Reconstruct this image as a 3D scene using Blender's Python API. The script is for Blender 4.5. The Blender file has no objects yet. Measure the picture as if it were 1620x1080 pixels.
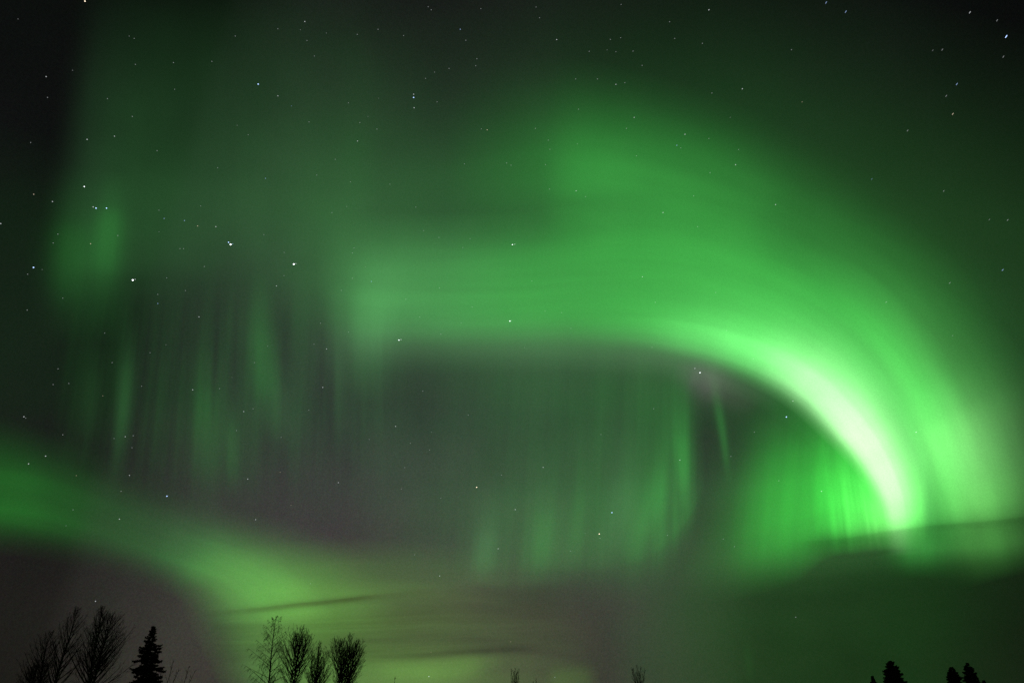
import bpy, bmesh, math, random
from mathutils import Vector, Matrix, Quaternion

# ------------------------------------------------------------------ camera
scene = bpy.context.scene
C = scene.collection
F = 1080.0                      # focal length on the 1620-wide survey of the sky
PITCH = math.radians(27.0)
EYE = Vector((0.0, 0.0, 1.6))
cam_data = bpy.data.cameras.new("camera")
cam_data.sensor_width = 36.0
cam_data.lens = 24.0
cam_data.clip_start = 0.1
cam_data.clip_end = 2.0e6
cam = bpy.data.objects.new("camera", cam_data)
cam.location = EYE
cam.rotation_euler = (math.pi / 2 + PITCH, 0, 0)
C.objects.link(cam)
scene.camera = cam

# ------------------------------------------------------------------ exposure
scene.view_settings.view_transform = 'Standard'
scene.view_settings.look = 'None'
scene.view_settings.exposure = 0.0
scene.view_settings.gamma = 1.0
scene.cycles.transparent_max_bounces = 96
scene.cycles.min_transparent_bounces = 96
scene.cycles.min_light_bounces = 4
scene.cycles.use_denoising = False
scene.render.dither_intensity = 2.0


def srgb(r, g, b):
    f = lambda c: (c / 255 / 12.92) if c / 255 <= 0.04045 else ((c / 255 + 0.055) / 1.055) ** 2.4
    return (f(r), f(g), f(b))


# ------------------------------------------------------------------ world: night sky, sun far below the horizon, airglow and town glow
def curve_node(nt, pts, interp='AUTO_CLAMPED'):
    n = nt.nodes.new('ShaderNodeFloatCurve')
    cv = n.mapping.curves[0]
    while len(cv.points) > 2:
        cv.points.remove(cv.points[1])
    cv.points[0].location = pts[0]
    cv.points[-1].location = pts[-1]
    for p in pts[1:-1]:
        cv.points.new(*p)
    for p in cv.points:
        p.handle_type = interp
    n.mapping.update()
    return n


def ramp_node(nt, stops, interp='EASE'):
    n = nt.nodes.new('ShaderNodeValToRGB')
    cr = n.color_ramp
    cr.interpolation = interp
    cr.elements[0].position = stops[0][0]
    cr.elements[0].color = (*stops[0][1], 1)
    cr.elements[1].position = stops[-1][0]
    cr.elements[1].color = (*stops[-1][1], 1)
    for p, c in stops[1:-1]:
        cr.elements.new(p).color = (*c, 1)
    return n


def math_node(nt, op, a, b=None):
    n = nt.nodes.new('ShaderNodeMath')
    n.operation = op
    for i, v in enumerate((a, b)):
        if v is None:
            continue
        if isinstance(v, (int, float)):
            n.inputs[i].default_value = v
        else:
            nt.links.new(v, n.inputs[i])
    return n.outputs[0]


def noise_node(nt, vec, scale, detail=2.0, rough=0.5):
    n = nt.nodes.new('ShaderNodeTexNoise')
    n.inputs['Scale'].default_value = scale
    n.inputs['Detail'].default_value = detail
    n.inputs['Roughness'].default_value = rough
    nt.links.new(vec, n.inputs['Vector'])
    return n


world = bpy.data.worlds.new("World")
scene.world = world
world.use_nodes = True
nt = world.node_tree
nt.nodes.clear()
out = nt.nodes.new('ShaderNodeOutputWorld')
sky = nt.nodes.new('ShaderNodeTexSky')
sky.sky_type = 'NISHITA'
sky.sun_disc = False
sky.sun_elevation = math.radians(-18)
sky.sun_rotation = math.radians(180)
bg_sky = nt.nodes.new('ShaderNodeBackground')
bg_sky.inputs['Strength'].default_value = 0.05
nt.links.new(sky.outputs[0], bg_sky.inputs['Color'])
tc = nt.nodes.new('ShaderNodeTexCoord')
sep = nt.nodes.new('ShaderNodeSeparateXYZ')
nt.links.new(tc.outputs['Generated'], sep.inputs[0])
el = math_node(nt, 'MULTIPLY', math_node(nt, 'ARCSINE', sep.outputs['Z']), 180 / math.pi / 90)      # 0..1 = 0..90 deg
az = math_node(nt, 'MULTIPLY', math_node(nt, 'ARCTAN2', sep.outputs['X'], sep.outputs['Y']), 180 / math.pi)
az01 = math_node(nt, 'ADD', math_node(nt, 'DIVIDE', az, 360.0), 0.5)                                  # -180..180 deg
EL = [(0, (64, 62, 55)), (5, (65, 64, 58)), (10, (64, 62, 60)), (14, (59, 60, 58)), (20, (48, 52, 50)),
      (30, (42, 45, 44)), (40, (36, 40, 38)), (50, (27, 32, 28)), (60, (22, 26, 22)), (90, (15, 18, 15))]
r_el = ramp_node(nt, [(e / 90, srgb(*c)) for e, c in EL], 'LINEAR')
nt.links.new(el, r_el.inputs[0])
AZ = [(-180, .5), (-100, .4), (-60, .22), (-42, .24), (-34, .24), (-31, .42), (-27, .64), (-20, .92), (-8, 1.0), (0, .95), (8, .8), (16, .66), (26, .52), (38, .34), (60, .14), (100, .35), (180, .5)]
c_az = curve_node(nt, [((a + 180) / 360, v) for a, v in AZ])
nt.links.new(az01, c_az.inputs['Value'])
grain = noise_node(nt, tc.outputs['Generated'], 520.0, 2.0, 0.8)
g1 = math_node(nt, 'ADD', math_node(nt, 'MULTIPLY', grain.outputs[0], 0.8), 0.6)
mott = noise_node(nt, tc.outputs['Generated'], 22.0, 3.0, 0.6)
veil = noise_node(nt, tc.outputs['Generated'], 5.0, 4.0, 0.55)
g1 = math_node(nt, 'MULTIPLY', g1, math_node(nt, 'ADD', math_node(nt, 'MULTIPLY', veil.outputs[0], 0.6), 0.7))
mixm = nt.nodes.new('ShaderNodeMix')
mixm.data_type = 'RGBA'
mixm.inputs['A'].default_value = (1.12, 0.95, 1.06, 1)
mixm.inputs['B'].default_value = (0.88, 1.05, 0.94, 1)
nt.links.new(mott.outputs[0], mixm.inputs['Factor'])
vm = nt.nodes.new('ShaderNodeVectorMath')
vm.operation = 'MULTIPLY'
nt.links.new(r_el.outputs[0], vm.inputs[0])
nt.links.new(mixm.outputs['Result'], vm.inputs[1])
bg_air = nt.nodes.new('ShaderNodeBackground')
gc = noise_node(nt, tc.outputs['Generated'], 430.0, 1.0, 0.8)
mixg = nt.nodes.new('ShaderNodeMix')
mixg.data_type = 'RGBA'
mixg.inputs['Factor'].default_value = 0.5
mixg.inputs['A'].default_value = (1.5, 1.5, 1.5, 1)
nt.links.new(gc.outputs['Color'], mixg.inputs['B'])
vm2 = nt.nodes.new('ShaderNodeVectorMath')
vm2.operation = 'MULTIPLY'
nt.links.new(vm.outputs[0], vm2.inputs[0])
nt.links.new(mixg.outputs['Result'], vm2.inputs[1])
nt.links.new(vm2.outputs[0], bg_air.inputs['Color'])
nt.links.new(math_node(nt, 'MULTIPLY', c_az.outputs[0], g1), bg_air.inputs['Strength'])
addw = nt.nodes.new('ShaderNodeAddShader')
nt.links.new(bg_sky.outputs[0], addw.inputs[0])
nt.links.new(bg_air.outputs[0], addw.inputs[1])
nt.links.new(addw.outputs[0], out.inputs['Surface'])


# ------------------------------------------------------------------ helpers
def ray(u, v):
    """Direction of the sky point (u, v) of the survey: +Y is north, Z is up."""
    d = Vector(((u - 810.0) / F, 1.0, (540.0 - v) / F))
    d.rotate(Matrix.Rotation(PITCH, 3, 'X'))
    return d.normalized()


def at(u, v, r):
    return EYE + ray(u, v) * r


def tag(o, label=None, cat=None, group=None, kind=None):
    if label: o['label'] = label
    if cat: o['category'] = cat
    if group: o['group'] = group
    if kind: o['kind'] = kind
    return o


def link(name, me, parent=None):
    o = bpy.data.objects.new(name, me)
    C.objects.link(o)
    if parent is not None:
        o.parent = parent
    return o


def empty(name, loc, rz=0.0):
    o = bpy.data.objects.new(name, None)
    o.empty_display_size = 0.5
    o.location = loc
    o.rotation_euler = (0, 0, rz)
    C.objects.link(o)
    return o


def catmull(pts, n):
    P = [Vector(p) for p in pts]
    res = []
    m = len(P) - 1
    for k in range(n):
        x = k / (n - 1) * m
        i = min(int(x), m - 1)
        f = x - i
        p0 = P[i - 1] if i > 0 else P[0] * 2 - P[1]
        p1, p2 = P[i], P[i + 1]
        p3 = P[i + 2] if i + 2 <= m else P[m] * 2 - P[m - 1]
        res.append(0.5 * ((2 * p1) + (p2 - p0) * f + (2 * p0 - 5 * p1 + 4 * p2 - p3) * f * f + (3 * p1 - p0 - 3 * p2 + p3) * f ** 3))
    return res


def sheet_mesh(name, low, high, r, ns=90, ntt=20, bulge=0.0):
    """A curtain hanging in the upper air: its lower edge follows LOW, its upper edge HIGH; UV = (along, up)."""
    lo, hi = catmull(low, ns), catmull(high, ns)
    bm = bmesh.new()
    uv = bm.loops.layers.uv.new("UVMap")
    rows = []
    for i in range(ns):
        s = i / (ns - 1)
        row = []
        for j in range(ntt):
            t = j / (ntt - 1)
            p = lo[i] * (1 - t) + hi[i] * t
            rr = r * (1.0 + bulge * (t - 0.3) + 0.01 * math.sin(9 * s + 2 * t))
            row.append((bm.verts.new(at(p.x, p.y, rr)), (s, t)))
        rows.append(row)
    for i in range(ns - 1):
        for j in range(ntt - 1):
            q = (rows[i][j], rows[i + 1][j], rows[i + 1][j + 1], rows[i][j + 1])
            f = bm.faces.new([a[0] for a in q])
            f.smooth = True
            for lp, a in zip(f.loops, q):
                lp[uv].uv = a[1]
    me = bpy.data.meshes.new(name)
    bm.to_mesh(me)
    bm.free()
    return me


GREEN = (0.10, 1.0, 0.13)
DEEP = (0.055, 1.0, 0.075)
GREY = (0.22, 1.0, 0.26)
PALE = (0.62, 1.0, 0.52)
OLIVE = (0.33, 1.0, 0.09)


def glow_mat(name, gain, along, across, hues=None, rays=(0, 0), soft=0.12, seed=0.0, shear=0.0, layers=None):
    """Thin glowing gas: light is added, nothing is blocked."""
    m = bpy.data.materials.new(name)
    m.use_nodes = True
    t = m.node_tree
    t.nodes.clear()
    o = t.nodes.new('ShaderNodeOutputMaterial')
    tcn = t.nodes.new('ShaderNodeTexCoord')
    sp = t.nodes.new('ShaderNodeSeparateXYZ')
    t.links.new(tcn.outputs['UV'], sp.inputs[0])
    cs = curve_node(t, along)
    t.links.new(sp.outputs['X'], cs.inputs['Value'])
    ct = curve_node(t, across)
    t.links.new(sp.outputs['Y'], ct.inputs['Value'])
    val = math_node(t, 'MULTIPLY', cs.outputs[0], ct.outputs[0])
    if rays[0]:
        cb = t.nodes.new('ShaderNodeCombineXYZ')
        sx = math_node(t, 'ADD', sp.outputs['X'], math_node(t, 'MULTIPLY', sp.outputs['Y'], shear))
        t.links.new(math_node(t, 'MULTIPLY', sx, rays[0]), cb.inputs[0])
        t.links.new(math_node(t, 'MULTIPLY', sp.outputs['Y'], 0.7), cb.inputs[1])
        cb.inputs[2].default_value = seed
        nz = noise_node(t, cb.outputs[0], 1.0, 2.0, 0.5)
        k = math_node(t, 'ADD', math_node(t, 'MULTIPLY', math_node(t, 'SUBTRACT', nz.outputs[0], 0.5), 2.0 * rays[1]), 1.0)
        val = math_node(t, 'MULTIPLY', val, math_node(t, 'MAXIMUM', k, 0.0))
    if layers:
        cb = t.nodes.new('ShaderNodeCombineXYZ')
        t.links.new(math_node(t, 'MULTIPLY', sp.outputs['X'], layers[0]), cb.inputs[0])
        t.links.new(math_node(t, 'MULTIPLY', sp.outputs['Y'], layers[1]), cb.inputs[1])
        cb.inputs[2].default_value = seed + 3.7
        nz = noise_node(t, cb.outputs[0], 1.0, 3.0, 0.5)
        k = math_node(t, 'ADD', math_node(t, 'MULTIPLY', math_node(t, 'SUBTRACT', nz.outputs[0], 0.5), 2.0 * layers[2]), 1.0)
        val = math_node(t, 'MULTIPLY', val, math_node(t, 'MAXIMUM', k, 0.0))
    if soft:
        geo = t.nodes.new('ShaderNodeNewGeometry')
        nrm = t.nodes.new('ShaderNodeVectorMath')
        nrm.operation = 'NORMALIZE'
        t.links.new(geo.outputs['Position'], nrm.inputs[0])
        a = noise_node(t, nrm.outputs[0], 7.0, 2.0, 0.5)
        b = noise_node(t, nrm.outputs[0], 600.0, 1.0, 0.7)
        k = math_node(t, 'ADD', math_node(t, 'MULTIPLY', math_node(t, 'SUBTRACT', a.outputs[0], 0.5), 2.0 * soft), 1.0)
        k = math_node(t, 'ADD', k, math_node(t, 'MULTIPLY', math_node(t, 'SUBTRACT', b.outputs[0], 0.5), 0.26))
        val = math_node(t, 'MULTIPLY', val, k)
    em = t.nodes.new('ShaderNodeEmission')
    hues = hues or [(0, GREEN), (1, GREEN)]
    hr = ramp_node(t, hues, 'EASE')
    t.links.new(sp.outputs['X'], hr.inputs[0])
    t.links.new(hr.outputs[0], em.inputs['Color'])
    t.links.new(math_node(t, 'MULTIPLY', val, gain), em.inputs['Strength'])
    tr = t.nodes.new('ShaderNodeBsdfTransparent')
    ad = t.nodes.new('ShaderNodeAddShader')
    t.links.new(em.outputs[0], ad.inputs[0])
    t.links.new(tr.outputs[0], ad.inputs[1])
    t.links.new(ad.outputs[0], o.inputs['Surface'])
    m.cycles.emission_sampling = 'NONE'
    return m


def cloud_mat(name, depth, along, across, wisps=(3.0, 1.0, 0.3), tint=(1.0, 1.0, 1.0), seed=0.0):
    """Thin night cloud: it only dims what shines behind it."""
    m = bpy.data.materials.new(name)
    m.use_nodes = True
    t = m.node_tree
    t.nodes.clear()
    o = t.nodes.new('ShaderNodeOutputMaterial')
    tcn = t.nodes.new('ShaderNodeTexCoord')
    sp = t.nodes.new('ShaderNodeSeparateXYZ')
    t.links.new(tcn.outputs['UV'], sp.inputs[0])
    cs = curve_node(t, along)
    t.links.new(sp.outputs['X'], cs.inputs['Value'])
    ct = curve_node(t, across)
    t.links.new(sp.outputs['Y'], ct.inputs['Value'])
    val = math_node(t, 'MULTIPLY', cs.outputs[0], ct.outputs[0])
    cb = t.nodes.new('ShaderNodeCombineXYZ')
    t.links.new(math_node(t, 'MULTIPLY', sp.outputs['X'], wisps[0]), cb.inputs[0])
    t.links.new(math_node(t, 'MULTIPLY', sp.outputs['Y'], wisps[1]), cb.inputs[1])
    cb.inputs[2].default_value = seed
    nz = noise_node(t, cb.outputs[0], 1.0, 3.0, 0.55)
    k = math_node(t, 'ADD', math_node(t, 'MULTIPLY', math_node(t, 'SUBTRACT', nz.outputs[0], 0.5), 2.0 * wisps[2]), 1.0)
    val = math_node(t, 'MULTIPLY', math_node(t, 'MULTIPLY', val, math_node(t, 'MAXIMUM', k, 0.0)), depth)
    comb = t.nodes.new('ShaderNodeCombineColor')
    for i in range(3):
        e = math_node(t, 'POWER', math.e, math_node(t, 'MULTIPLY', val, -tint[i]))
        t.links.new(e, comb.inputs[i])
    tr = t.nodes.new('ShaderNodeBsdfTransparent')
    t.links.new(comb.outputs[0], tr.inputs['Color'])
    t.links.new(tr.outputs[0], o.inputs['Surface'])
    return m


FLAT = [(0, 0), (0.12, 0.35), (0.3, 0.95), (0.5, 1), (0.7, 0.95), (0.88, 0.35), (1, 0)]
BELL = [(0, 0), (0.15, 0.1), (0.33, 0.6), (0.5, 1), (0.67, 0.6), (0.85, 0.1), (1, 0)]


def glow(name, low, high, r, parent=None, ns=90, ntt=20, **kw):
    o = link(name, sheet_mesh(name, low, high, r, ns, ntt), parent)
    o.data.materials.append(glow_mat(name, **kw))
    return o


def cloud(name, low, high, r, ns=80, ntt=16, **kw):
    o = link(name, sheet_mesh(name, low, high, r, ns, ntt), None)
    o.data.materials.append(cloud_mat(name, **kw))
    return o


def pair(line, half):
    """Edges of a band HALF wide to each side of a centre line (a number, or one per point)."""
    P = [Vector(p) for p in line]
    lo, hi = [], []
    for i, p in enumerate(P):
        d = (P[min(i + 1, len(P) - 1)] - P[max(i - 1, 0)]).normalized()
        n = Vector((d.y, -d.x))
        h = half[i] if isinstance(half, (list, tuple)) else half
        lo.append(p - n * h)
        hi.append(p + n * h)
    return lo, hi


KM = 1000.0
# ------------------------------------------------------------------ aurora: curtains of glowing gas in the upper air
arc = empty('aurora_arc', at(1200, 560, 118 * KM))
tag(arc, 'main bright green aurora arc sweeping right and curling down to a white-hot core', 'aurora')


def hang(root):
    """Parts keep their world place under their thing."""
    for ch in list(root.children):
        ch.matrix_parent_inverse = Matrix.Translation(-root.location)


glow('band',
     [(500, 585), (620, 592), (740, 592), (860, 590), (980, 592), (1080, 604), (1160, 628), (1230, 664), (1290, 712), (1335, 765), (1366, 825), (1392, 915)],
     [(500, 330), (620, 335), (740, 335), (860, 330), (990, 310), (1130, 320), (1270, 370), (1390, 440), (1480, 530), (1535, 640), (1552, 760), (1540, 915)],
     122 * KM, arc, gain=0.62,
     along=[(0, 0), (.04, .10), (.1, .30), (.2, .42), (.35, .48), (.5, .62), (.6, .82), (.72, .9), (.85, .85), (.93, .6), (1, .0)],
     across=[(0, 0), (.08, .07), (.16, .22), (.26, .6), (.36, .92), (.46, 1), (.6, .86), (.75, .57), (.9, .16), (1, 0)],
     hues=[(0, GREY), (.3, GREEN), (.6, GREEN), (1, GREEN)], rays=(5, .08), soft=.10, layers=(2.5, 7, .3))
glow('core',
     [(900, 560), (1000, 562), (1080, 578), (1150, 598), (1210, 624), (1256, 654), (1298, 692), (1340, 734), (1374, 780), (1392, 825), (1400, 880)],
     [(900, 430), (1000, 412), (1090, 408), (1190, 422), (1298, 462), (1388, 520), (1446, 592), (1480, 670), (1494, 745), (1494, 815), (1484, 880)],
     116 * KM, arc, gain=1.25,
     along=[(0, 0), (.1, .09), (.2, .26), (.3, .47), (.4, .66), (.5, .88), (.6, 1), (.7, .98), (.8, .78), (.88, .45), (.95, .12), (1, 0)],
     across=[(0, 0), (.05, .07), (.12, .38), (.22, .88), (.31, 1), (.43, .64), (.58, .27), (.75, .08), (.9, .02), (1, 0)],
     hues=[(0, GREEN), (.3, (.22, 1, .24)), (.5, (.5, 1, .45)), (.7, PALE), (1, (.66, 1, .55))], rays=(9, .2), soft=.08, layers=(3, 5, .28))
glow('fold', *pair([(1230, 330), (1320, 400), (1400, 480), (1452, 560), (1498, 640), (1532, 720), (1560, 805), (1590, 915)], [90, 110, 130, 140, 145, 145, 140, 130]),
     120 * KM, arc, gain=0.68,
     along=[(0, 0), (.15, .08), (.3, .2), (.45, .4), (.58, .75), (.68, 1), (.78, .95), (.88, .6), (1, 0)],
     across=[(0, 0), (.16, .08), (.28, .45), (.38, .95), (.44, 1), (.6, .7), (.76, .28), (.9, .07), (1, 0)],
     hues=[(0, GREEN), (.5, (.2, 1, .19)), (.68, (.27, 1, .23)), (1, (.2, 1, .15))], rays=(5, .15), soft=.1, layers=(2, 5, .3))
glow('upper_veil',
     [(560, 440), (720, 430), (880, 430), (1050, 450), (1220, 500), (1380, 560), (1530, 640), (1640, 740)],
     [(640, 150), (760, 110), (900, 90), (1080, 130), (1250, 200), (1410, 290), (1570, 390), (1700, 500)],
     126 * KM, arc, gain=0.19,
     along=[(0, 0), (.12, .14), (.25, .42), (.38, .98), (.5, .86), (.62, .5), (.8, .28), (.9, .12), (1, 0)],
     across=[(0, 0), (.12, .3), (.3, .85), (.45, 1), (.6, .75), (.78, .28), (.9, .08), (1, 0)], soft=.18, layers=(2.5, 4, .4), seed=6.0)
glow('lower_curtain',
     [(1060, 960), (1140, 955), (1205, 940), (1262, 920), (1310, 885), (1360, 875), (1410, 870), (1470, 870)],
     [(1130, 620), (1185, 590), (1235, 580), (1280, 580), (1325, 600), (1370, 640), (1420, 680), (1470, 720)],
     112 * KM, arc, gain=0.72,
     along=[(0, 0), (.12, .08), (.25, .34), (.4, .56), (.55, .72), (.7, 1), (.84, 1), (1, 0)],
     across=[(0, 0), (.1, .25), (.25, .8), (.38, 1), (.54, .78), (.72, .32), (.88, .08), (1, 0)],
     hues=[(0, DEEP), (.7, DEEP), (1, (.14, 1, .12))], rays=(13, .24), soft=.1, seed=3.0)
glow('fine_rays', [(1290, 880), (1330, 880), (1370, 878), (1410, 872), (1450, 868)], [(1270, 640), (1310, 665), (1345, 690), (1385, 715), (1425, 735)],
     111 * KM, arc, ns=120, gain=0.3, along=FLAT, across=[(0, 0), (.12, .4), (.3, 1), (.55, .6), (.8, .15), (1, 0)], hues=[(0, DEEP), (1, (.4, 1, .3))], rays=(12, .9), soft=.1, seed=21.0, shear=.03)
glow('grey_fringe', *pair([(480, 538), (620, 540), (780, 543), (920, 547), (1030, 556), (1110, 578), (1180, 606), (1240, 640)], [80, 80, 78, 76, 70, 60, 48, 36]),
     115.5 * KM, arc, gain=0.045, along=[(0, 0), (.15, .5), (.4, .75), (.65, 1), (.85, .6), (1, 0)], across=BELL, hues=[(0, (.7, 1, .68)), (1, (.85, 1, .8))], soft=.2)
glow('pink_fringe', *pair([(1065, 586), (1095, 594), (1125, 608), (1160, 626), (1200, 648)], [40, 52, 58, 50, 38]), 115 * KM, arc, gain=0.055,
     along=[(0, 0), (.2, .4), (.42, 1), (.65, .55), (.85, .25), (1, 0)], across=BELL, hues=[(0, (1, .62, .95)), (1, (1, .75, .8))], soft=.2, rays=(5, .4), seed=4.0)
hang(arc)

# soft wide light round the whole arc
o = glow('aurora_haze', [(430, 600), (650, 640), (900, 660), (1150, 700), (1400, 760), (1700, 820)],
         [(430, 60), (650, 20), (900, -40), (1150, -60), (1400, -20), (1700, 60)], 150 * KM, gain=0.075,
         along=[(0, 0), (.12, .55), (.3, .8), (.5, 1), (.75, .8), (.9, .6), (1, .5)],
         across=[(0, 0), (.15, .5), (.32, 1), (.5, .9), (.68, .5), (.85, .16), (1, 0)], hues=[(0, GREY), (.4, GREEN), (1, (.16, 1, .14))], soft=.12)
tag(o, 'faint green sky glow spread around the main aurora arc', 'aurora', kind='stuff')
o = glow('aurora_haze', [(930, 1140), (1150, 1140), (1400, 1140), (1700, 1140)], [(930, 760), (1150, 740), (1400, 720), (1700, 700)], 152 * KM, gain=0.085,
         along=[(0, 0), (.3, .7), (.6, 1), (.85, .5), (1, .1)], across=[(0, .7), (.2, .9), (.5, 1), (.8, .5), (1, 0)], hues=[(0, GREY), (.4, DEEP), (1, DEEP)], soft=.12)
tag(o, 'dull green glow low over the right skyline', 'aurora', kind='stuff')

# upper left
o = glow('aurora_veil', [(30, 560), (150, 545), (300, 550), (420, 560), (560, 590), (700, 590)],
         [(112, -20), (190, -30), (300, -30), (420, -30), (560, -10), (710, 20)], 132 * KM, gain=0.072,
         along=[(0, 0), (.03, .05), (.065, .18), (.115, .45), (.17, .68), (.25, .8), (.45, .8), (.7, .9), (.88, .5), (1, 0)],
         across=[(0, 0), (.07, .1), (.16, .42), (.27, .9), (.36, 1), (.5, .82), (.66, .5), (.82, .27), (.93, .12), (1, .03)],
         hues=[(0, (.3, 1, .36)), (.3, (.22, 1, .26)), (1, (.14, 1, .15))], rays=(7, .22), soft=.22, seed=5.0, layers=(3, 2.5, .4))
tag(o, 'dim wide green aurora veil with a straight left edge in the upper left sky', 'aurora')

RAYGRP = 'faint vertical aurora rays in the left sky'


def ray_of_light(line, half, strength, label, group=None, hue=GREEN, r=105 * KM, prof=None, side=BELL):
    half = [w * 1.6 for w in half] if isinstance(half, list) else half * 1.6
    lo, hi = pair(line, half)
    o = glow('aurora_ray', lo, hi, r, ns=40, ntt=16, gain=strength, along=prof or [(0, 0), (.2, .2), (.4, .55), (.62, 1), (.75, .8), (.88, .3), (1, 0)], across=side,
             hues=[(0, hue), (1, hue)], soft=.18)
    tag(o, label, 'aurora ray', group)


ray_of_light([(182, 270), (174, 350), (166, 430), (158, 540)], [26, 32, 34, 26], .075, 'short bright green aurora patch at the lower left edge of the veil', hue=GREEN, prof=[(0, 0), (.2, .25), (.42, 1), (.55, .9), (.75, .3), (1, 0)])
ray_of_light([(118, 260), (116, 360), (112, 440), (106, 540)], [40, 46, 46, 36], .042, 'dim green smudge just left of the short bright patch', hue=DEEP, prof=[(0, 0), (.25, .35), (.5, 1), (.65, .8), (.85, .2), (1, 0)])
ray_of_light([(208, 440), (202, 540), (195, 640), (185, 760)], 19, .036, 'narrow pale ray straight below the short bright patch', RAYGRP, GREY)
ray_of_light([(150, 480), (146, 600), (136, 740)], 24, .014, 'barely visible ray at the outer left of the left rays', RAYGRP, GREY)
ray_of_light([(316, 470), (322, 580), (326, 680), (328, 830)], [20, 24, 28, 26], .05, 'wide green ray, lower and longer than the others on the left', RAYGRP)
ray_of_light([(362, 590), (366, 680), (370, 800)], 16, .04, 'slim ray close beside the wide long one', RAYGRP)
ray_of_light([(410, 430), (414, 530), (424, 620), (436, 700)], [26, 30, 28, 22], .062, 'bright rounded ray hanging left of the arc, highest of the left rays', RAYGRP, prof=[(0, 0), (.25, .6), (.5, 1), (.75, .5), (1, 0)])
ray_of_light([(440, 520), (446, 620), (448, 740)], 22, .024, 'greyish ray directly right of the bright rounded one', RAYGRP, GREY)
ray_of_light([(536, 450), (540, 580), (548, 740)], 22, .026, 'pale thin ray dropping below the left end of the arc', RAYGRP, GREY)
ray_of_light([(600, 380), (590, 470), (582, 560), (578, 640)], [60, 58, 50, 40], .085, 'soft broad ray that closes the left end of the main arc', RAYGRP, GREY, prof=[(0, 0), (.25, .6), (.45, 1), (.7, .5), (1, 0)])

o = glow('aurora_curtain', [(60, 800), (180, 820), (300, 850), (420, 840), (540, 830), (680, 830)], [(110, 440), (210, 430), (310, 430), (420, 420), (530, 420), (650, 450)],
         134 * KM, ns=120, gain=0.024, along=[(0, 0), (.1, .5), (.3, .8), (.6, 1), (.85, .8), (1, 0)],
         across=[(0, 0), (.12, .2), (.3, .7), (.5, 1), (.75, .8), (.9, .35), (1, 0)], hues=[(0, GREEN), (.5, GREEN), (1, GREY)], rays=(24, 1.7), soft=.25, seed=14.0, shear=-.03)
tag(o, 'thin curtain of many faint upright rays filling the dark left sky', 'aurora')
o = glow('aurora_haze', [(500, 880), (650, 890), (800, 900), (1000, 880), (1150, 840), (1250, 800)], [(480, 480), (650, 480), (800, 480), (1000, 500), (1150, 560), (1260, 620)],
         156 * KM, gain=0.022, along=[(0, 0), (.25, .5), (.5, .9), (.75, 1), (1, 0)], across=FLAT, hues=[(0, GREY), (1, GREEN)], soft=.3)
tag(o, 'dim green haze in the hollow under the arc', 'aurora', kind='stuff')
o = glow('aurora_haze', [(-80, 760), (40, 750), (140, 720), (230, 690)], [(-80, 180), (40, 200), (140, 250), (230, 330)],
         157 * KM, gain=0.009, along=[(0, .7), (.3, 1), (.7, .7), (1, 0)], across=FLAT, hues=[(0, DEEP), (1, GREEN)], soft=.3)
tag(o, 'dim green haze along the left edge of the sky', 'aurora', kind='stuff')

# hanging curtain under the arc
o = glow('aurora_curtain',
         [(540, 970), (680, 970), (770, 972), (850, 974), (930, 972), (1000, 960), (1055, 925), (1092, 870), (1118, 800)],
         [(540, 540), (680, 530), (770, 520), (850, 515), (920, 515), (990, 520), (1040, 535), (1078, 550), (1112, 560)],
         110 * KM, gain=0.11,
         along=[(0, 0), (.1, .2), (.2, .4), (.3, .6), (.4, .8), (.5, .75), (.62, .8), (.75, .95), (.84, 1), (.91, .6), (.96, .2), (1, 0)],
         across=[(0, 0), (.06, .12), (.14, .5), (.24, .95), (.34, .9), (.5, .62), (.75, .46), (.9, .2), (1, 0)],
         hues=[(0, GREEN), (1, GREEN)], rays=(20, .6), soft=.2, seed=8.0, shear=-0.05)
tag(o, 'dim rayed green curtain hanging below the middle of the arc', 'aurora')
CURT = 'soft rays of the dim hanging curtain'
ray_of_light([(775, 740), (772, 820), (766, 880), (760, 930)], 26, .07, 'leftmost short broad ray at the foot of the dim curtain', CURT, GREY)
ray_of_light([(868, 680), (866, 780), (860, 860), (852, 930)], 26, .065, 'broad bright-footed ray in the middle of the dim curtain', CURT)
ray_of_light([(918, 620), (920, 740), (912, 840), (905, 920)], 20, .055, 'slim ray of the dim curtain left of the two bright stars', CURT)
ray_of_light([(985, 600), (990, 720), (978, 820), (955, 910)], 34, .06, 'curved ray of the dim curtain passing the two bright stars', CURT, GREY)
ray_of_light([(1040, 590), (1048, 700), (1034, 800), (995, 890)], 26, .085, 'strong curved ray along the right border of the dim curtain', CURT)
ray_of_light([(1072, 590), (1076, 660), (1080, 740), (1082, 810)], [16, 20, 15, 8], .11, 'bright ray ending in a point at the right edge of the dim curtain')
ray_of_light([(1122, 560), (1132, 620), (1144, 690), (1154, 770)], [14, 11, 9, 7], .075, 'thin slanting ray alone in the dark hollow under the arc')
ray_of_light([(1178, 990), (1183, 1030), (1188, 1085)], 9, .016, 'very faint short ray near the skyline right of the middle')

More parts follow.
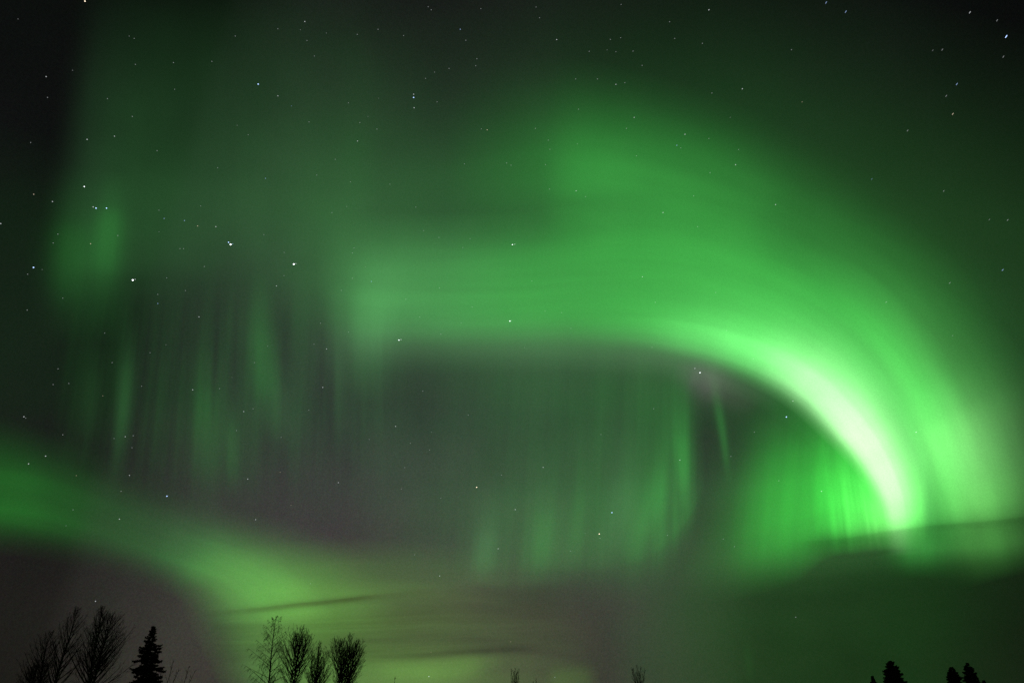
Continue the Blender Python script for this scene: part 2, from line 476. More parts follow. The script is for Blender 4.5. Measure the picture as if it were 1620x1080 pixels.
# low on the left
o = glow('aurora_band',
         [(-60, 880), (40, 882), (130, 900), (210, 922), (262, 940), (300, 962), (326, 1000), (348, 1045), (385, 1100)],
         [(-60, 640), (40, 665), (150, 705), (260, 755), (370, 796), (480, 830), (570, 872), (630, 935), (680, 1030)],
         108 * KM, gain=0.235,
         along=[(0, .36), (.1, .46), (.2, .36), (.32, .26), (.44, .42), (.56, .85), (.68, 1), (.8, .75), (.9, .3), (1, 0)],
         across=[(0, 0), (.08, .1), (.17, .32), (.28, .78), (.38, 1), (.5, .95), (.66, .55), (.82, .2), (.93, .05), (1, 0)],
         hues=[(0, DEEP), (.4, GREEN), (.65, (.21, 1, .12)), (1, (.3, 1, .1))], soft=.25, layers=(2.5, 5, .35), seed=1.0)
tag(o, 'low green aurora band slanting down from the left edge towards the bare trees', 'aurora')
o = glow('aurora_patch', [(360, 1120), (470, 1120), (610, 1120), (770, 1118), (960, 1112)], [(250, 890), (400, 860), (580, 850), (770, 870), (960, 930)],
         114 * KM, gain=0.185,
         along=[(0, 0), (.08, .25), (.2, .8), (.38, 1), (.58, .75), (.8, .35), (1, 0)],
         across=[(0, .7), (.15, 1), (.35, .95), (.6, .8), (.8, .4), (1, 0)], hues=[(0, (.26, 1, .14)), (.4, OLIVE), (.7, (.42, 1, .14)), (1, (.5, 1, .18))], soft=.18, layers=(2, 9, .4), seed=2.0)
tag(o, 'yellow-green glow low behind the bare trees left of centre', 'aurora')
ray_of_light([(570, 1052), (650, 1060), (720, 1056), (800, 1040)], [24, 32, 28, 16], .08, 'small yellow-green flare just above the skyline, right of the bare trees', hue=OLIVE, prof=FLAT)
ray_of_light([(860, 1078), (900, 1072), (950, 1074)], 24, .045, 'tiny green flare at the bottom edge right of the middle', hue=OLIVE, prof=FLAT)

# ------------------------------------------------------------------ clouds: thin, unlit, seen only where they dim the aurora
o = cloud('cloud_bank', [(1000, 1130), (1150, 1130), (1300, 1130), (1450, 1130), (1700, 1130)], [(1000, 870), (1150, 850), (1290, 835), (1450, 812), (1700, 780)], 45 * KM,
          depth=1.05, along=[(0, 0), (.2, .3), (.4, .85), (.6, 1), (1, 1)],
          across=[(0, .9), (.4, 1), (.58, 1), (.68, .85), (.77, .45), (.86, .14), (1, 0)], wisps=(3, 3, .25), seed=2)
tag(o, 'dark cloud bank across the lower right below the arc', 'cloud', kind='stuff')
o = cloud('cloud_streak', *pair([(1250, 862), (1330, 858), (1400, 848), (1480, 838), (1560, 832), (1680, 820)], [20, 26, 32, 32, 34, 40]), 44 * KM, depth=.5,
          along=[(0, 0), (.15, .5), (.4, .9), (.7, 1), (1, 1)], across=[(0, 0), (.2, .35), (.42, .8), (.55, 1), (.64, .5), (.8, .1), (1, 0)], wisps=(4, 2, .5), seed=4)
tag(o, 'long thin dark cloud streak cutting across the foot of the arc', 'cloud')
o = cloud('cloud_streak', *pair([(310, 972), (400, 965), (470, 957), (540, 950), (600, 943), (700, 934)], [13, 14, 12, 11, 13, 16]), 42 * KM, depth=.62,
          along=[(0, 0), (.15, .5), (.3, .9), (.6, 1), (.8, .5), (1, 0)], across=[(0, 0), (.2, .15), (.42, .8), (.55, 1), (.66, .5), (.85, .1), (1, 0)], wisps=(5, 2, .5), tint=(.7, 1, .8), seed=6)
tag(o, 'thin dark cloud streak rising right above the bare trees', 'cloud')
o = cloud('cloud_veil', [(320, 1052), (450, 1056), (600, 1062), (750, 1056), (930, 1046)], [(320, 972), (450, 968), (600, 958), (750, 950), (930, 946)], 43 * KM, depth=.38,
          along=[(0, 0), (.15, .8), (.5, 1), (.8, .7), (1, 0)], across=FLAT, wisps=(2.2, 9, 1.0), tint=(.75, 1, .75), seed=7.5)
tag(o, 'striped thin cloud veil across the yellow-green glow low behind the trees', 'cloud', kind='stuff')
o = cloud('cloud_streak', *pair([(560, 1040), (660, 1037), (730, 1031), (800, 1027), (870, 1026)], 11), 42 * KM, depth=.4,
          along=[(0, 0), (.3, .8), (.6, 1), (1, 0)], across=BELL, wisps=(6, 2, .5), tint=(.8, 1, .7), seed=10)
tag(o, 'narrow cloud streak right of the bare trees, just above the small yellow-green flare', 'cloud')
o = cloud('cloud_patch', [(560, 1010), (680, 1000), (800, 990), (930, 980)], [(560, 946), (680, 926), (800, 918), (930, 915)], 46 * KM, depth=.3,
          along=[(0, 0), (.25, .8), (.6, 1), (1, 0)], across=[(0, 0), (.3, .6), (.6, 1), (.8, .7), (.92, .25), (1, 0)], wisps=(3, 2, .3), tint=(.6, 1, .6), seed=11)
tag(o, 'greyish brown cloud patch low in the middle of the sky', 'cloud', kind='stuff')

# ------------------------------------------------------------------ ground
def ground():
    bm = bmesh.new()
    rings = [0, 15, 40, 90, 180, 400, 1000, 3000, 9000, 25000, 70000]
    prev = None
    rnd = random.Random(4)
    for k, r in enumerate(rings):
        n = 48
        if r == 0:
            cur = [bm.verts.new((0, 0, 0))]
        else:
            cur = []
            for i in range(n):
                a = 2 * math.pi * i / n
                cur.append(bm.verts.new((r * math.cos(a), r * math.sin(a), rnd.uniform(-0.06, 0.06) if r < 400 else 0)))
        if prev is not None:
            for i in range(n):
                j = (i + 1) % n
                if len(prev) == 1:
                    bm.faces.new((prev[0], cur[i], cur[j]))
                else:
                    bm.faces.new((prev[i], cur[i], cur[j], prev[j]))
        prev = cur
    for f in bm.faces:
        f.smooth = True
    me = bpy.data.meshes.new('ground')
    bm.to_mesh(me)
    bm.free()
    m = bpy.data.materials.new('frozen_grass')
    m.use_nodes = True
    t = m.node_tree
    b = t.nodes['Principled BSDF']
    b.inputs['Roughness'].default_value = 0.95
    tcn = t.nodes.new('ShaderNodeTexCoord')
    n1 = noise_node(t, tcn.outputs['Object'], 0.35, 6.0, 0.6)
    rp = ramp_node(t, [(0.35, (0.030, 0.032, 0.016)), (0.55, (0.065, 0.058, 0.030)), (0.68, (0.10, 0.10, 0.085))], 'LINEAR')
    t.links.new(n1.outputs[0], rp.inputs[0])
    t.links.new(rp.outputs[0], b.inputs['Base Color'])
    n2 = noise_node(t, tcn.outputs['Object'], 6.0, 5.0, 0.6)
    bp = t.nodes.new('ShaderNodeBump')
    bp.inputs['Strength'].default_value = 0.6
    t.links.new(n2.outputs[0], bp.inputs['Height'])
    t.links.new(bp.outputs[0], b.inputs['Normal'])
    me.materials.append(m)
    o = link('ground', me)
    tag(o, kind='structure')


ground()


# ------------------------------------------------------------------ trees
def bark_mat(name, c0, c1, scale):
    m = bpy.data.materials.new(name)
    m.use_nodes = True
    t = m.node_tree
    b = t.nodes['Principled BSDF']
    b.inputs['Roughness'].default_value = 0.9
    b.inputs['Specular IOR Level'].default_value = 0.1
    tcn = t.nodes.new('ShaderNodeTexCoord')
    n1 = noise_node(t, tcn.outputs['Object'], scale, 4.0, 0.6)
    rp = ramp_node(t, [(0.35, c0), (0.65, c1)], 'LINEAR')
    t.links.new(n1.outputs[0], rp.inputs[0])
    t.links.new(rp.outputs[0], b.inputs['Base Color'])
    return m


BIRCH_BARK = bark_mat('birch_bark', (0.05, 0.045, 0.04), (0.12, 0.11, 0.10), 3.0)
TWIG_BARK = bark_mat('twig_bark', (0.07, 0.058, 0.05), (0.13, 0.11, 0.095), 2.0)
SPRUCE_BARK = bark_mat('spruce_bark', (0.03, 0.024, 0.02), (0.06, 0.048, 0.04), 4.0)
NEEDLES = bark_mat('spruce_needles', (0.035, 0.055, 0.028), (0.075, 0.11, 0.055), 1.2)


class Tubes:
    def __init__(self):
        self.v, self.f = [], []

    def tube(self, pts, r0, r1, sides=3):
        n = len(pts)
        base = len(self.v)
        for i, p in enumerate(pts):
            d = (pts[min(i + 1, n - 1)] - pts[max(i - 1, 0)])
            d = d.normalized() if d.length > 1e-9 else Vector((0, 0, 1))
            a = d.orthogonal().normalized()
            b = d.cross(a)
            r = r0 + (r1 - r0) * i / (n - 1)
            for k in range(sides):
                th = 2 * math.pi * k / sides
                self.v.append(p + (a * math.cos(th) + b * math.sin(th)) * r)
        for i in range(n - 1):
            for k in range(sides):
                k2 = (k + 1) % sides
                self.f.append((base + i * sides + k, base + i * sides + k2, base + (i + 1) * sides + k2, base + (i + 1) * sides + k))
        self.f.append(tuple(base + (n - 1) * sides + k for k in range(sides)))

    def quad(self, a, b, c, d):
        i = len(self.v)
        self.v += [a, b, c, d]
        self.f.append((i, i + 1, i + 2, i + 3))

    def build(self, name, mat, parent):
        me = bpy.data.meshes.new(name)
        me.from_pydata([tuple(p) for p in self.v], [], self.f)
        me.materials.append(mat)
        me.update()
        return link(name, me, parent)


UP = Vector((0, 0, 1))


def limb(p, d, L, segs, bend, rnd, wob=0.12):
    """A curved line from p: bend > 0 turns it towards the sky, < 0 lets it hang."""
    pts = [p.copy()]
    d = d.normalized()
    for i in range(segs):
        d = (d + UP * bend / segs + Vector((rnd.uniform(-1, 1), rnd.uniform(-1, 1), rnd.uniform(-1, 1))) * wob / segs ** 0.5).normalized()
        pts.append(pts[-1] + d * L / segs)
    return pts


def along(pts, f):
    x = f * (len(pts) - 1)
    i = min(int(x), len(pts) - 2)
    return pts[i].lerp(pts[i + 1], x - i), (pts[i + 1] - pts[i]).normalized()


def bare_tree(name, top, dist, label, cat='tree', group=None, lean=0.0, stems=1, start=0.12, nb=36, angle=45.0, spread=0.3,
              bend=0.5, twig_bend=0.2, thick=1.0, seed=1, subs=7, twigs=4, profile=None, stem_spread=7.0):
    """A leafless broadleaf tree; TOP is where its tip stands in the sky, LEAN tips the trunk to the right (+) or left (-), in degrees."""
    rnd = random.Random(seed)
    d = ray(*top)
    h = math.hypot(d.x, d.y)
    tip = EYE + d * (dist / h)
    H = tip.z
    right = Vector((d.y, -d.x, 0)).normalized()
    base = Vector((tip.x, tip.y, 0)) - right * H * math.tan(math.radians(lean))
    axis0 = (tip - base).normalized()
    root = empty(name, base)
    tag(root, label, cat, group)
    tk, cr = Tubes(), Tubes()
    prof = profile or (lambda z: (1 - z) ** 0.6 * min(1, (z + 0.15) * 3))
    H0 = (tip - base).length
    for k in range(stems):
        if k == 0:
            ax, hh = axis0, H0
        else:
            a = 2 * math.pi * (k + rnd.uniform(-.3, .3)) / max(1, stems - 1)
            tl = math.radians(stem_spread * rnd.uniform(0.6, 1.2))
            ax = (axis0 + (right * math.cos(a) + Vector((right.y, -right.x, 0)) * math.sin(a)) * math.tan(tl)).normalized()
            hh = H0 * rnd.uniform(0.78, 0.97)
        n = 10
        pts = []
        wx, wy = rnd.uniform(0, 6), rnd.uniform(0, 6)
        for i in range(n + 1):
            z = i / n
            w = 0.012 * H0 * math.sin(math.pi * z)
            pts.append(ax * hh * z + Vector((math.sin(wx + 5 * z), math.cos(wy + 4 * z), 0)) * w)
        r0 = 0.0135 * hh * thick / (1 + 0.25 * (stems - 1))
        tk.tube(pts, r0, 0.012, 7)
        for i in range(nb):
            z = start + (0.985 - start) * (i + rnd.uniform(0, 0.9)) / nb
            p, dd = along(pts, z)
            az_ = i * 2.39996 + rnd.uniform(-.5, .5)
            el_ = math.radians(angle + 22 * (z - 0.4) + rnd.uniform(-9, 9))
            bd = Vector((math.cos(az_) * math.cos(el_), math.sin(az_) * math.cos(el_), math.sin(el_)))
            L = spread * H0 * prof(z) * rnd.uniform(0.65, 1.15)
            if L < 0.12:
                L = 0.12
            bp = limb(p, bd, L, 6, bend, rnd)
            rb = max(0.009, 0.011 * L) * thick
            cr.tube(bp, rb, 0.006, 4)
            for j in range(subs):
                f = 0.2 + 0.78 * (j + rnd.uniform(0, 1)) / subs
                q, qd = along(bp, min(f, 0.99))
                side = qd.cross(Vector((rnd.uniform(-1, 1), rnd.uniform(-1, 1), rnd.uniform(-1, 1)))).normalized()
                sd = (qd + side * rnd.uniform(0.4, 0.9) + UP * twig_bend * 0.4).normalized()
                sl = max(0.12, L * 0.42 * (1.15 - f)) * rnd.uniform(0.7, 1.2)
                spts = limb(q, sd, sl, 4, twig_bend, rnd, 0.2)
                cr.tube(spts, 0.0075 * thick, 0.0045, 3)
                for l in range(twigs):
                    g = 0.25 + 0.72 * (l + rnd.uniform(0, 1)) / twigs
                    q2, qd2 = along(spts, min(g, 0.99))
                    side = qd2.cross(Vector((rnd.uniform(-1, 1), rnd.uniform(-1, 1), rnd.uniform(-1, 1)))).normalized()
                    td = (qd2 + side * rnd.uniform(0.3, 0.8)).normalized()
                    cr.tube(limb(q2, td, max(0.12, sl * 0.5) * rnd.uniform(0.6, 1.2), 3, twig_bend * 1.3, rnd, 0.25), 0.0055 * thick, 0.0035, 3)
    tk.build('trunk', BIRCH_BARK, root)
    cr.build('crown', TWIG_BARK, root)
    return root


def spruce(name, top, dist, label, group=None, lean=0.0, width=0.27, seed=1, round_top=0.0, dens=1.0, droop=0.35, ragged=0.35, tuft=1.0):
    rnd = random.Random(seed)
    d = ray(*top)
    h = math.hypot(d.x, d.y)
    tip = EYE + d * (dist / h)
    right = Vector((d.y, -d.x, 0)).normalized()
    H = tip.z
    base = Vector((tip.x, tip.y, 0)) - right * H * math.tan(math.radians(lean))
    root = empty(name, base)
    tag(root, label, 'spruce', group)
    ax = tip - base
    tk, cr = Tubes(), Tubes()
    tk.tube([ax * (i / 10) for i in range(11)], 0.016 * H, 0.01, 8)
    nw = int(18 + H * 2.6)
    for w in range(nw):
        z = 0.06 + 0.93 * w / (nw - 1)
        z += rnd.uniform(-.9, .9) / nw
        z = min(z, 0.985)
        R0 = width * H * ((1 - z) ** 0.85 * (1 - round_top) + round_top * math.sqrt(max(0.0, 1 - z)) * 0.75) + 0.03 * H * (1 - z) ** 0.8
        zw = z
        for b in range(rnd.randint(8, 11)):
            z = min(0.988, max(0.05, zw + rnd.uniform(-.6, .6) / nw))
            az_ = rnd.uniform(0, 2 * math.pi)
            L = max(0.14, R0 * rnd.uniform(1 - ragged, 1 + ragged * 0.5))
            el_ = math.radians(30 * z - 14 + rnd.uniform(-18, 18))
            bd = Vector((math.cos(az_) * math.cos(el_), math.sin(az_) * math.cos(el_), math.sin(el_)))
            p = ax * z
            pts = [p]
            dd = bd.copy()
            for i in range(5):
                dd = (dd - UP * droop * 0.22 * (1 if i < 3 else -1.6)).normalized()
                pts.append(pts[-1] + dd * L / 5)
            cr.tube(pts, max(0.012, 0.014 * L), 0.006, 3)
            nn = int((14 + 40 * L) * dens)
            for k in range(nn):
                f = rnd.uniform(0.06, 1.0) ** 0.8
                q, qd = along(pts, min(f, 0.995))
                side = qd.cross(UP).normalized()
                spray = (qd * rnd.uniform(0.3, 1.0) + side * rnd.uniform(-1, 1) + UP * rnd.uniform(-1.15, 0.45)).normalized()
                ln = rnd.uniform(0.14, 0.36) * (1.1 - 0.4 * f) * min(1.0, 0.5 + L * 0.5) * tuft
                wd = spray.cross(Vector((rnd.uniform(-1, 1), rnd.uniform(-1, 1), rnd.uniform(-1, 1)))).normalized() * ln * 0.22
                a = q
                c = q + spray * ln
                mid = q + spray * ln * 0.45
                cr.quad(a, mid + wd, c, mid - wd)
    for k in range(26):                                           # the leader's own needles
        f = rnd.uniform(0.93, 1.0)
        q = ax * f
        s = Vector((rnd.uniform(-1, 1), rnd.uniform(-1, 1), rnd.uniform(0.1, 1.2))).normalized()
        ln = rnd.uniform(0.08, 0.16)
        wd = s.orthogonal().normalized() * ln * 0.2
        cr.quad(q, q + s * ln * .45 + wd, q + s * ln, q + s * ln * .45 - wd)
    tk.build('trunk', SPRUCE_BARK, root)
    cr.build('crown', NEEDLES, root)
    return root


LEFTGRP = 'bare birches at far left'
MIDGRP = 'bare trees left of centre'
bare_tree('birch_tree', (122, 964), 92, 'bare birch in the far left clump, left of its tallest tree', group=LEFTGRP, lean=1, nb=58, angle=50, spread=0.54, seed=11, thick=1.35)
bare_tree('birch_tree', (161, 961), 88, 'tallest bare birch of the clump left of the pointed spruce', group=LEFTGRP, lean=-5, nb=62, angle=52, spread=0.52, seed=12, thick=1.35)
bare_tree('birch_tree', (177, 976), 84, 'dense bare birch with twigs fanning right, next to the pointed spruce', group=LEFTGRP, lean=2, nb=76, angle=42, spread=0.72, seed=13, thick=1.35, subs=8)
bare_tree('birch_tree', (79, 1001), 90, 'shorter thin bare birch on the outer left of its clump', group=LEFTGRP, lean=-3, nb=46, angle=42, spread=0.6, seed=14, thick=1.35)
bare_tree('bare_bush', (60, 1046), 80, 'low twiggy bush at the outer left foot of the birch clump', 'bush', lean=-4, stems=4, stem_spread=16, nb=30, angle=38, spread=0.6, seed=15, thick=1.35, subs=6)
bare_tree('bare_bush', (274, 1044), 70, 'sparse forked bare bush right beside the pointed spruce', 'bush', lean=2, stems=3, stem_spread=15, nb=9, angle=50, spread=0.3, seed=16, subs=4, twigs=2)
bare_tree('bare_bush', (299, 1053), 70, 'single slanting bare shoot out to the right of the pointed spruce', 'bush', lean=6, stems=2, stem_spread=14, nb=9, angle=50, spread=0.26, seed=17, subs=4, twigs=2)
bare_tree('birch_tree', (437, 974), 78, 'slender birch with drooping twigs against the green glow', group=MIDGRP, lean=-1.5, nb=54, angle=36, spread=0.46, bend=-0.1, twig_bend=-1.3, seed=21, subs=9, twigs=5)
bare_tree('bare_tree', (478, 995), 82, 'dense bare tree with several upright stems beside the drooping birch', group=MIDGRP, lean=2, stems=4, stem_spread=8, nb=30, angle=50, spread=0.5, seed=22, subs=6, start=0.06, profile=lambda z: min(1, (1 - z) * 2.2 + 0.1) * min(1, z * 2.5), thick=1.5)
bare_tree('bare_tree', (506, 1017), 84, 'narrow thin bare tree squeezed between two denser bare trees', group=MIDGRP, lean=-2, stems=5, stem_spread=10, nb=30, angle=52, spread=0.5, seed=23, thick=1.5, subs=6, start=0.06)
bare_tree('bare_tree', (554, 1007), 80, 'broad bushy bare tree with brush-like crown, rightmost of its clump', group=MIDGRP, lean=1, stems=7, stem_spread=14, nb=32, angle=50, spread=0.5, seed=24, subs=6, start=0.06, profile=lambda z: min(1, (1 - z) * 2.0 + 0.1) * min(1, .5 + z), thick=1.5)
bare_tree('bare_bush', (625, 1069), 75, 'lone thin bare twig just right of the brush-crowned tree', 'bush', lean=1, stems=1, nb=9, angle=58, spread=0.16, seed=25, subs=3, twigs=2)
bare_tree('bare_tree', (815, 1056), 150, 'small faint bare tree in the middle of the skyline', lean=0, stems=5, stem_spread=13, nb=20, angle=58, spread=0.34, seed=31, subs=5, thick=1.5)
bare_tree('bare_bush', (848, 1073), 150, 'very low faint bush right of the small middle tree', 'bush', lean=0, stems=4, stem_spread=16, nb=14, angle=55, spread=0.25, seed=32, subs=5, thick=1.5)
bare_tree('bare_tree', (1007, 1051), 150, 'wide faint bare tree right of the middle, against dark green sky', lean=0, stems=6, stem_spread=17, nb=20, angle=55, spread=0.36, seed=33, subs=5, thick=1.4)
spruce('spruce_tree', (243, 990), 80, 'pointed dark spruce with ragged branches beside the left birches', lean=-4, width=0.29, seed=41, ragged=0.75, dens=2.0, tuft=0.95)
FARGRP = 'dark spruces along the right skyline'
spruce('spruce_tree', (1380, 1069), 160, 'smallest spruce tip beside the bigger blunt spruce', FARGRP, lean=0, width=0.26, seed=42, dens=2.5, tuft=1.5)
spruce('spruce_tree', (1408, 1045), 160, 'biggest blunt-topped spruce of the right skyline', FARGRP, lean=2, width=0.5, seed=43, round_top=0.8, dens=3.2, ragged=0.25, tuft=1.25)
spruce('spruce_tree', (1505, 1055), 165, 'round-topped spruce left of its slimmer twin', FARGRP, lean=0, width=0.42, seed=44, round_top=0.9, dens=3.2, ragged=0.3, tuft=1.25)
spruce('spruce_tree', (1530, 1048), 165, 'slim spruce right of the round-topped one', FARGRP, lean=2, width=0.38, seed=45, round_top=0.45, dens=3, ragged=0.4, tuft=1.25)
spruce('spruce_tree', (1556, 1076), 165, 'tiny spruce top farthest right, just rising into view', FARGRP, lean=0, width=0.4, seed=46, dens=2.5, tuft=1.5)

# ------------------------------------------------------------------ stars: u,v,class (b B m n f = bright to faint; c = blue, w = warm)
STARS = """134.4,2.2,Bw 28.5,30.4,f 73.0,121.5,m 75.2,154.4,n 212.2,61.1,n 214.1,102.2,n 274.4,99.3,n 276.3,141.5,n 335.2,97.4,n 408.5,133.3,Bc
439.6,151.9,m 461.1,167.8,nc 482.2,34.4,m 485.6,64.4,n 565.2,54.8,n 439.6,45.9,n 475.2,47.4,f 497.4,88.9,n 372.2,57.4,n 516.3,52.6,f
204.4,57.4,f 209.3,184.4,n 170.0,156.3,n 137.8,220.7,m 181.1,215.6,m 48.5,225.6,n 114.8,111.5,f 248.5,238.5,n 375.2,198.5,f 392.6,213.3,n
344.4,265.6,n 420.0,282.2,mc 565.6,223.3,m 569.3,194.1,n 582.2,184.4,f 596.3,204.4,n 488.9,193.0,n 551.1,163.0,n 530.4,252.2,n 501.1,277.0,n
554.4,287.8,n 525.2,336.3,n 548.5,326.7,f 133.3,295.2,B 83.0,318.9,m 53.3,307.4,mw 151.9,329.3,Bc 147.4,327.4,m 168.5,329.3,Bc 251.5,332.6,n
259.6,345.6,mc 291.9,348.9,mc 317.4,325.9,n 312.6,357.4,mw 341.5,358.5,m 364.8,386.7,b 361.5,383.3,Bc 368.1,385.9,mc 363.7,383.0,f 417.4,371.1,n
186.3,372.6,n 143.3,385.6,mw 84.1,384.4,n 91.5,370.4,n 251.5,366.7,f 290.4,393.3,n 284.8,393.3,n 449.6,399.3,n 560.0,392.2,n 1.1,353.7,m
53.0,423.0,Bc 66.7,426.3,f 43.7,433.7,n 43.0,490.4,n 99.3,471.5,n 210.0,443.0,b 213.7,441.9,m 249.6,480.0,mc 249.6,465.6,n 293.3,459.6,n
323.3,421.5,n 263.7,439.6,n 314.8,501.1,m 464.8,417.8,b 468.1,417.0,m 437.4,452.2,m 449.3,435.9,n 587.4,445.2,mc 557.4,400.0,n 578.1,421.9,f
557.4,440.0,n 540.0,459.3,n 507.0,511.1,n 516.7,551.9,m 496.7,544.4,n 551.1,525.2,n 423.7,547.4,n 402.6,573.3,n 237.4,557.8,n 262.6,545.2,f
165.6,526.7,n 177.4,573.3,n 91.9,583.3,n 84.1,608.1,n 108.9,606.3,n 224.1,610.7,n 304.8,616.3,m 347.4,614.4,n 367.0,596.7,f 510.7,612.6,m
488.5,648.5,n 385.6,650.7,m 400.4,646.3,n 162.6,625.9,nw 37.8,658.9,m 40.7,661.1,n 99.3,687.4,n 180.4,693.3,n 198.1,690.4,m 210.7,688.9,n
208.9,707.8,n 72.2,721.1,m 45.2,733.3,m 374.1,680.7,n 444.8,691.5,n 584.1,694.8,n 204.8,751.5,m 120.7,751.9,nw 391.9,757.4,m 191.5,776.7,n
264.1,784.4,Bc 443.3,746.7,nw 535.2,763.0,m 460.4,798.9,nw 115.6,805.9,n 188.9,820.7,m 104.4,831.1,f 404.4,821.5,m 151.1,950.4,m 491.1,922.6,n
301.9,1073.3,nw 677.4,11.1,n 682.2,15.9,n 760.7,14.1,n 728.1,46.7,mc 737.0,64.1,n 598.1,46.7,n 638.5,56.7,n 848.1,11.5,n 853.7,28.5,n
880.7,63.0,m 982.6,7.4,n 1059.3,34.8,n 981.9,60.0,n 965.6,62.6,n 1067.4,61.1,n 974.4,82.2,n 960.4,79.3,f 932.2,81.5,n 1001.5,81.1,n
1015.9,103.7,n 974.4,133.7,m 988.5,131.1,n 945.2,125.2,n 910.7,125.2,n 710.4,108.5,n 687.4,114.4,n 752.6,104.4,n 754.4,93.3,n 673.3,124.4,n
654.4,154.4,Bc 654.4,149.3,m 655.2,170.7,m 598.9,155.6,f 691.5,161.5,n 770.7,205.6,mw 761.5,204.1,n 847.0,203.3,n 915.2,173.0,n 1003.3,185.9,m
867.4,221.9,n 870.0,236.3,n 1083.7,212.6,m 1070.7,230.0,mc 1077.0,234.1,n 991.1,203.3,n 1007.0,246.7,n 913.3,227.8,f 734.8,259.3,n 801.5,258.1,n
808.5,261.5,n 863.0,260.4,n 869.3,299.3,n 911.5,301.9,m 926.3,311.1,n 1097.4,310.0,n 1048.9,336.3,m 657.8,327.8,n 617.0,291.5,n 670.4,364.8,n
694.4,375.6,n 743.7,377.4,n 732.2,391.5,n 810.7,387.0,B 814.4,386.3,m 1103.7,358.5,n 664.1,501.5,n 642.2,473.3,n 695.2,455.6,n 747.0,485.6,n
729.6,510.4,n 806.7,507.8,B 809.3,507.0,n 631.1,537.8,B 634.4,537.0,m 697.4,528.5,n 903.3,519.3,n 1016.3,437.8,m 862.2,492.2,n 888.5,494.4,n
841.5,444.4,n 830.0,549.6,f 1031.5,549.3,n 1099.3,582.6,m 1107.4,589.3,B 668.9,618.5,n 740.7,656.3,n 625.9,674.1,m 682.6,683.0,f 649.3,700.7,n
679.6,711.5,n 1034.1,646.3,n 950.7,687.0,n 1075.6,727.4,m 859.3,738.9,m 754.1,770.4,Bw 793.3,751.1,n 640.4,739.3,n 634.8,773.0,n 697.4,787.4,n
815.2,805.6,m 968.1,810.4,Bc 948.1,844.1,Bw 949.3,851.1,n 925.6,843.3,f 788.1,867.4,m 902.6,871.1,n 655.9,877.0,n 695.6,910.4,m 1055.9,846.3,n
807.8,1014.4,nw 681.9,1030.7,nw 678.5,1069.3,m 877.8,1070.7,n 1307.0,4.4,mc 1338.1,18.9,mc 1121.5,15.9,m 1534.4,20.0,m 1577.4,32.6,n 1591.9,58.1,Bc
1587.4,90.0,n 1490.7,78.9,n 1475.6,80.0,f 1513.7,133.3,mc 1497.0,151.9,n 1507.4,180.4,mw 1252.2,78.9,n 1268.9,161.5,nw 1174.4,140.7,m 1126.3,147.4,n
1111.1,68.9,n 1155.2,185.9,f 1121.5,219.3,n 1163.7,260.7,m 1168.5,236.7,n 1123.3,273.3,n 1227.0,323.7,m 1379.3,283.3,nc 1435.9,206.7,n 1493.0,302.2,n
1565.2,347.4,f 1594.1,348.1,n 1586.3,427.0,mc 1502.6,447.4,n 1401.9,477.8,n 1132.2,462.6,n 1036.7,478.1,n 1149.6,522.6,n 1507.0,530.7,f 1191.5,567.4,n
1254.4,634.1,m 1244.1,659.3,Bc 1193.3,683.3,n 1449.3,683.3,m 1156.3,721.5,n 1232.2,760.0,n 1299.6,776.7,m 1144.1,852.2,n 1161.9,864.1,n 1258.9,975.6,m"""
BRIGHT = {
    (134.4, 2.2): 'bright warm white star touching the top edge at the upper left',
    (408.5, 133.3): 'bright blue star high in the upper left sky, well above the small tight cluster',
    (133.3, 295.2): 'bright white star just above a close pair, beside the left edge of the veil',
    (151.9, 329.3): 'left star of a close bluish pair in the upper left veil',
    (168.5, 329.3): 'right star of a close bluish pair in the upper left veil',
    (364.8, 386.7): 'brightest star of the small tight cluster in the left sky',
    (361.5, 383.3): 'second brightest star in the tight cluster, touching its brightest member at upper left',
    (53.0, 423.0): 'bright bluish star alone near the left edge, left of the short bright aurora patch',
    (210.0, 443.0): 'very bright white star just right of the short bright aurora patch',
    (464.8, 417.8): 'very bright white star between the tight cluster and the left end of the arc',
    (264.1, 784.4): 'bright blue-white star low above the green band on the left',
    (654.4, 154.4): 'bright blue star in the middle of a short upright row near the top',
    (810.7, 387.0): 'bright white star inside the green glow, upper of two above the arc edge',
    (806.7, 507.8): 'bright white star on the lower edge of the arc, below its twin',
    (631.1, 537.8): 'bright bluish star below the left end of the arc',
    (1107.4, 589.3): 'bright white star on the pinkish fringe under the arc',
    (754.1, 770.4): 'bright warm white star in the dark hollow left of the dim curtain',
    (968.1, 810.4): 'bright blue star in front of the dim hanging curtain',
    (948.1, 844.1): 'bright yellowish star in the dim curtain, lower left of a blue one',
    (1591.9, 58.1): 'bright blue star streak in the dark upper right corner',
    (1244.1, 659.3): 'bluish star in the dark hollow hard against the white-hot core',
}


def star_mat(name, col, e):
    m = bpy.data.materials.new(name)
    m.use_nodes = True
    t = m.node_tree
    t.nodes.clear()
    o = t.nodes.new('ShaderNodeOutputMaterial')
    em = t.nodes.new('ShaderNodeEmission')
    em.inputs['Color'].default_value = (*col, 1)
    em.inputs['Strength'].default_value = e
    t.links.new(em.outputs[0], o.inputs['Surface'])
    m.cycles.emission_sampling = 'NONE'
    return m


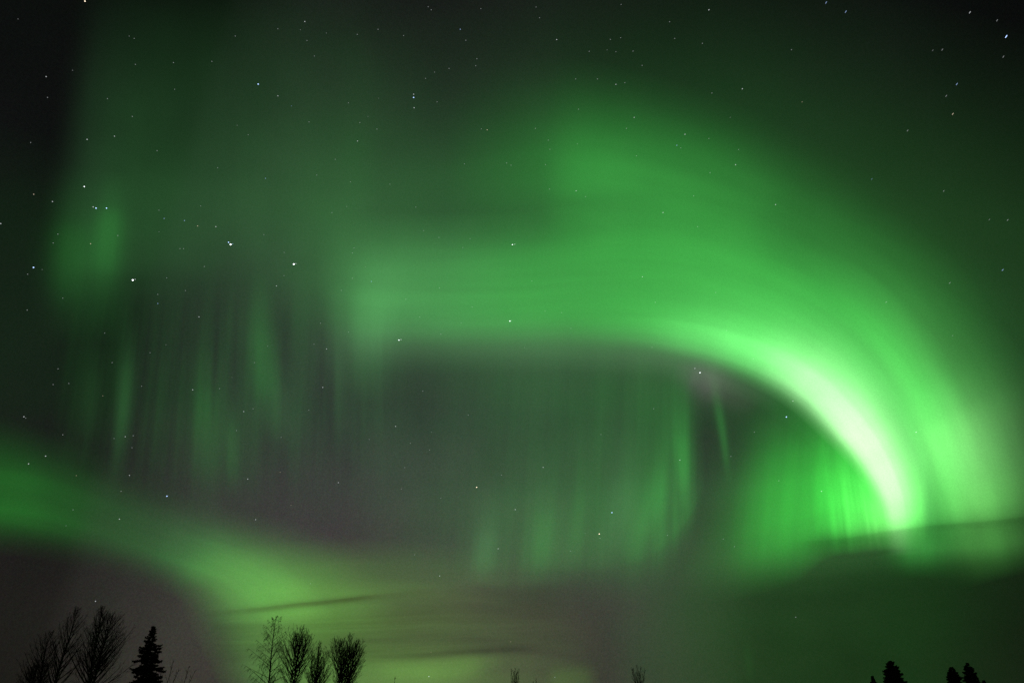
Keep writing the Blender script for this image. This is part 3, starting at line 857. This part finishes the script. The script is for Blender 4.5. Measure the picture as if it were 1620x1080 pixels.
TINT = {'': ('white', (0.92, 0.97, 1.0)), 'c': ('blue', (0.42, 0.6, 1.0)), 'w': ('warm', (1.0, 0.82, 0.6))}
SIZE = {'b': (0.95, 3.8), 'B': (0.76, 1.8), 'm': (0.62, 0.5), 'n': (0.54, 0.23), 'f': (0.5, 0.15)}
STAR_R = 600 * KM
star_mesh = {}


def star_me(cls, tint):
    key = (cls, tint)
    if key not in star_mesh:
        bm = bmesh.new()
        bmesh.ops.create_icosphere(bm, subdivisions=2, radius=SIZE[cls][0] / F * STAR_R)
        for f in bm.faces:
            f.smooth = True
        me = bpy.data.meshes.new('star')
        bm.to_mesh(me)
        bm.free()
        me.materials.append(star_mat('starlight_' + TINT[tint][0], TINT[tint][1], SIZE[cls][1]))
        star_mesh[key] = me
    return star_mesh[key]


def patch_of_sky(u, v):
    if v < 290:
        if u < 540: return 'in the dark green sky at the upper left'
        if u < 1060: return 'in the dark sky above the arc, top middle'
        return 'in the dark sky above the arc, upper right'
    if u < 540:
        if v < 480: return 'in the dim veil at the left'
        if v < 700: return 'among the faint left rays'
        return 'low on the left above the bare trees'
    if v < 560: return 'seen through the bright green arc'
    if u < 1130: return 'in the hollow beneath the arc'
    return 'near the bright curl of the arc at the right'


WORD = {'m': 'small clear', 'n': 'faint', 'f': 'very faint pinprick'}
HUE = {'': 'white', 'c': 'bluish', 'w': 'reddish'}
rs = random.Random(9)
for item in STARS.split():
    u, v, c = item.split(',')
    u, v, cls, tint = float(u), float(v), c[0], c[1:]
    o = link('star', star_me(cls, tint))
    o.location = at(u, v, STAR_R)
    dv = (o.location - EYE).normalized()
    # stars far from the pole of the sky trail a little during the long exposure: a short oval, tilted up to the right
    o.rotation_mode = 'QUATERNION'
    zq = dv.to_track_quat('Z', 'Y')
    trail = 1.0 + 0.35 * min(1, max(0, (u - 250) / 900)) + (1.1 if u > 1290 and v < 500 else 0.0)
    o.rotation_quaternion = zq @ Quaternion((0, 0, 1), math.radians(-35 if u > 1100 else -10))
    k = rs.uniform(0.92, 1.08)
    o.scale = (k * trail, k / trail ** 0.4, k)
    if cls in 'bB':
        tag(o, BRIGHT[(u, v)], 'star')
    else:
        where = patch_of_sky(u, v)
        tag(o, '%s %s star %s' % (WORD[cls], HUE[tint], where), 'star', '%s %s stars %s' % (WORD[cls], HUE[tint], where))
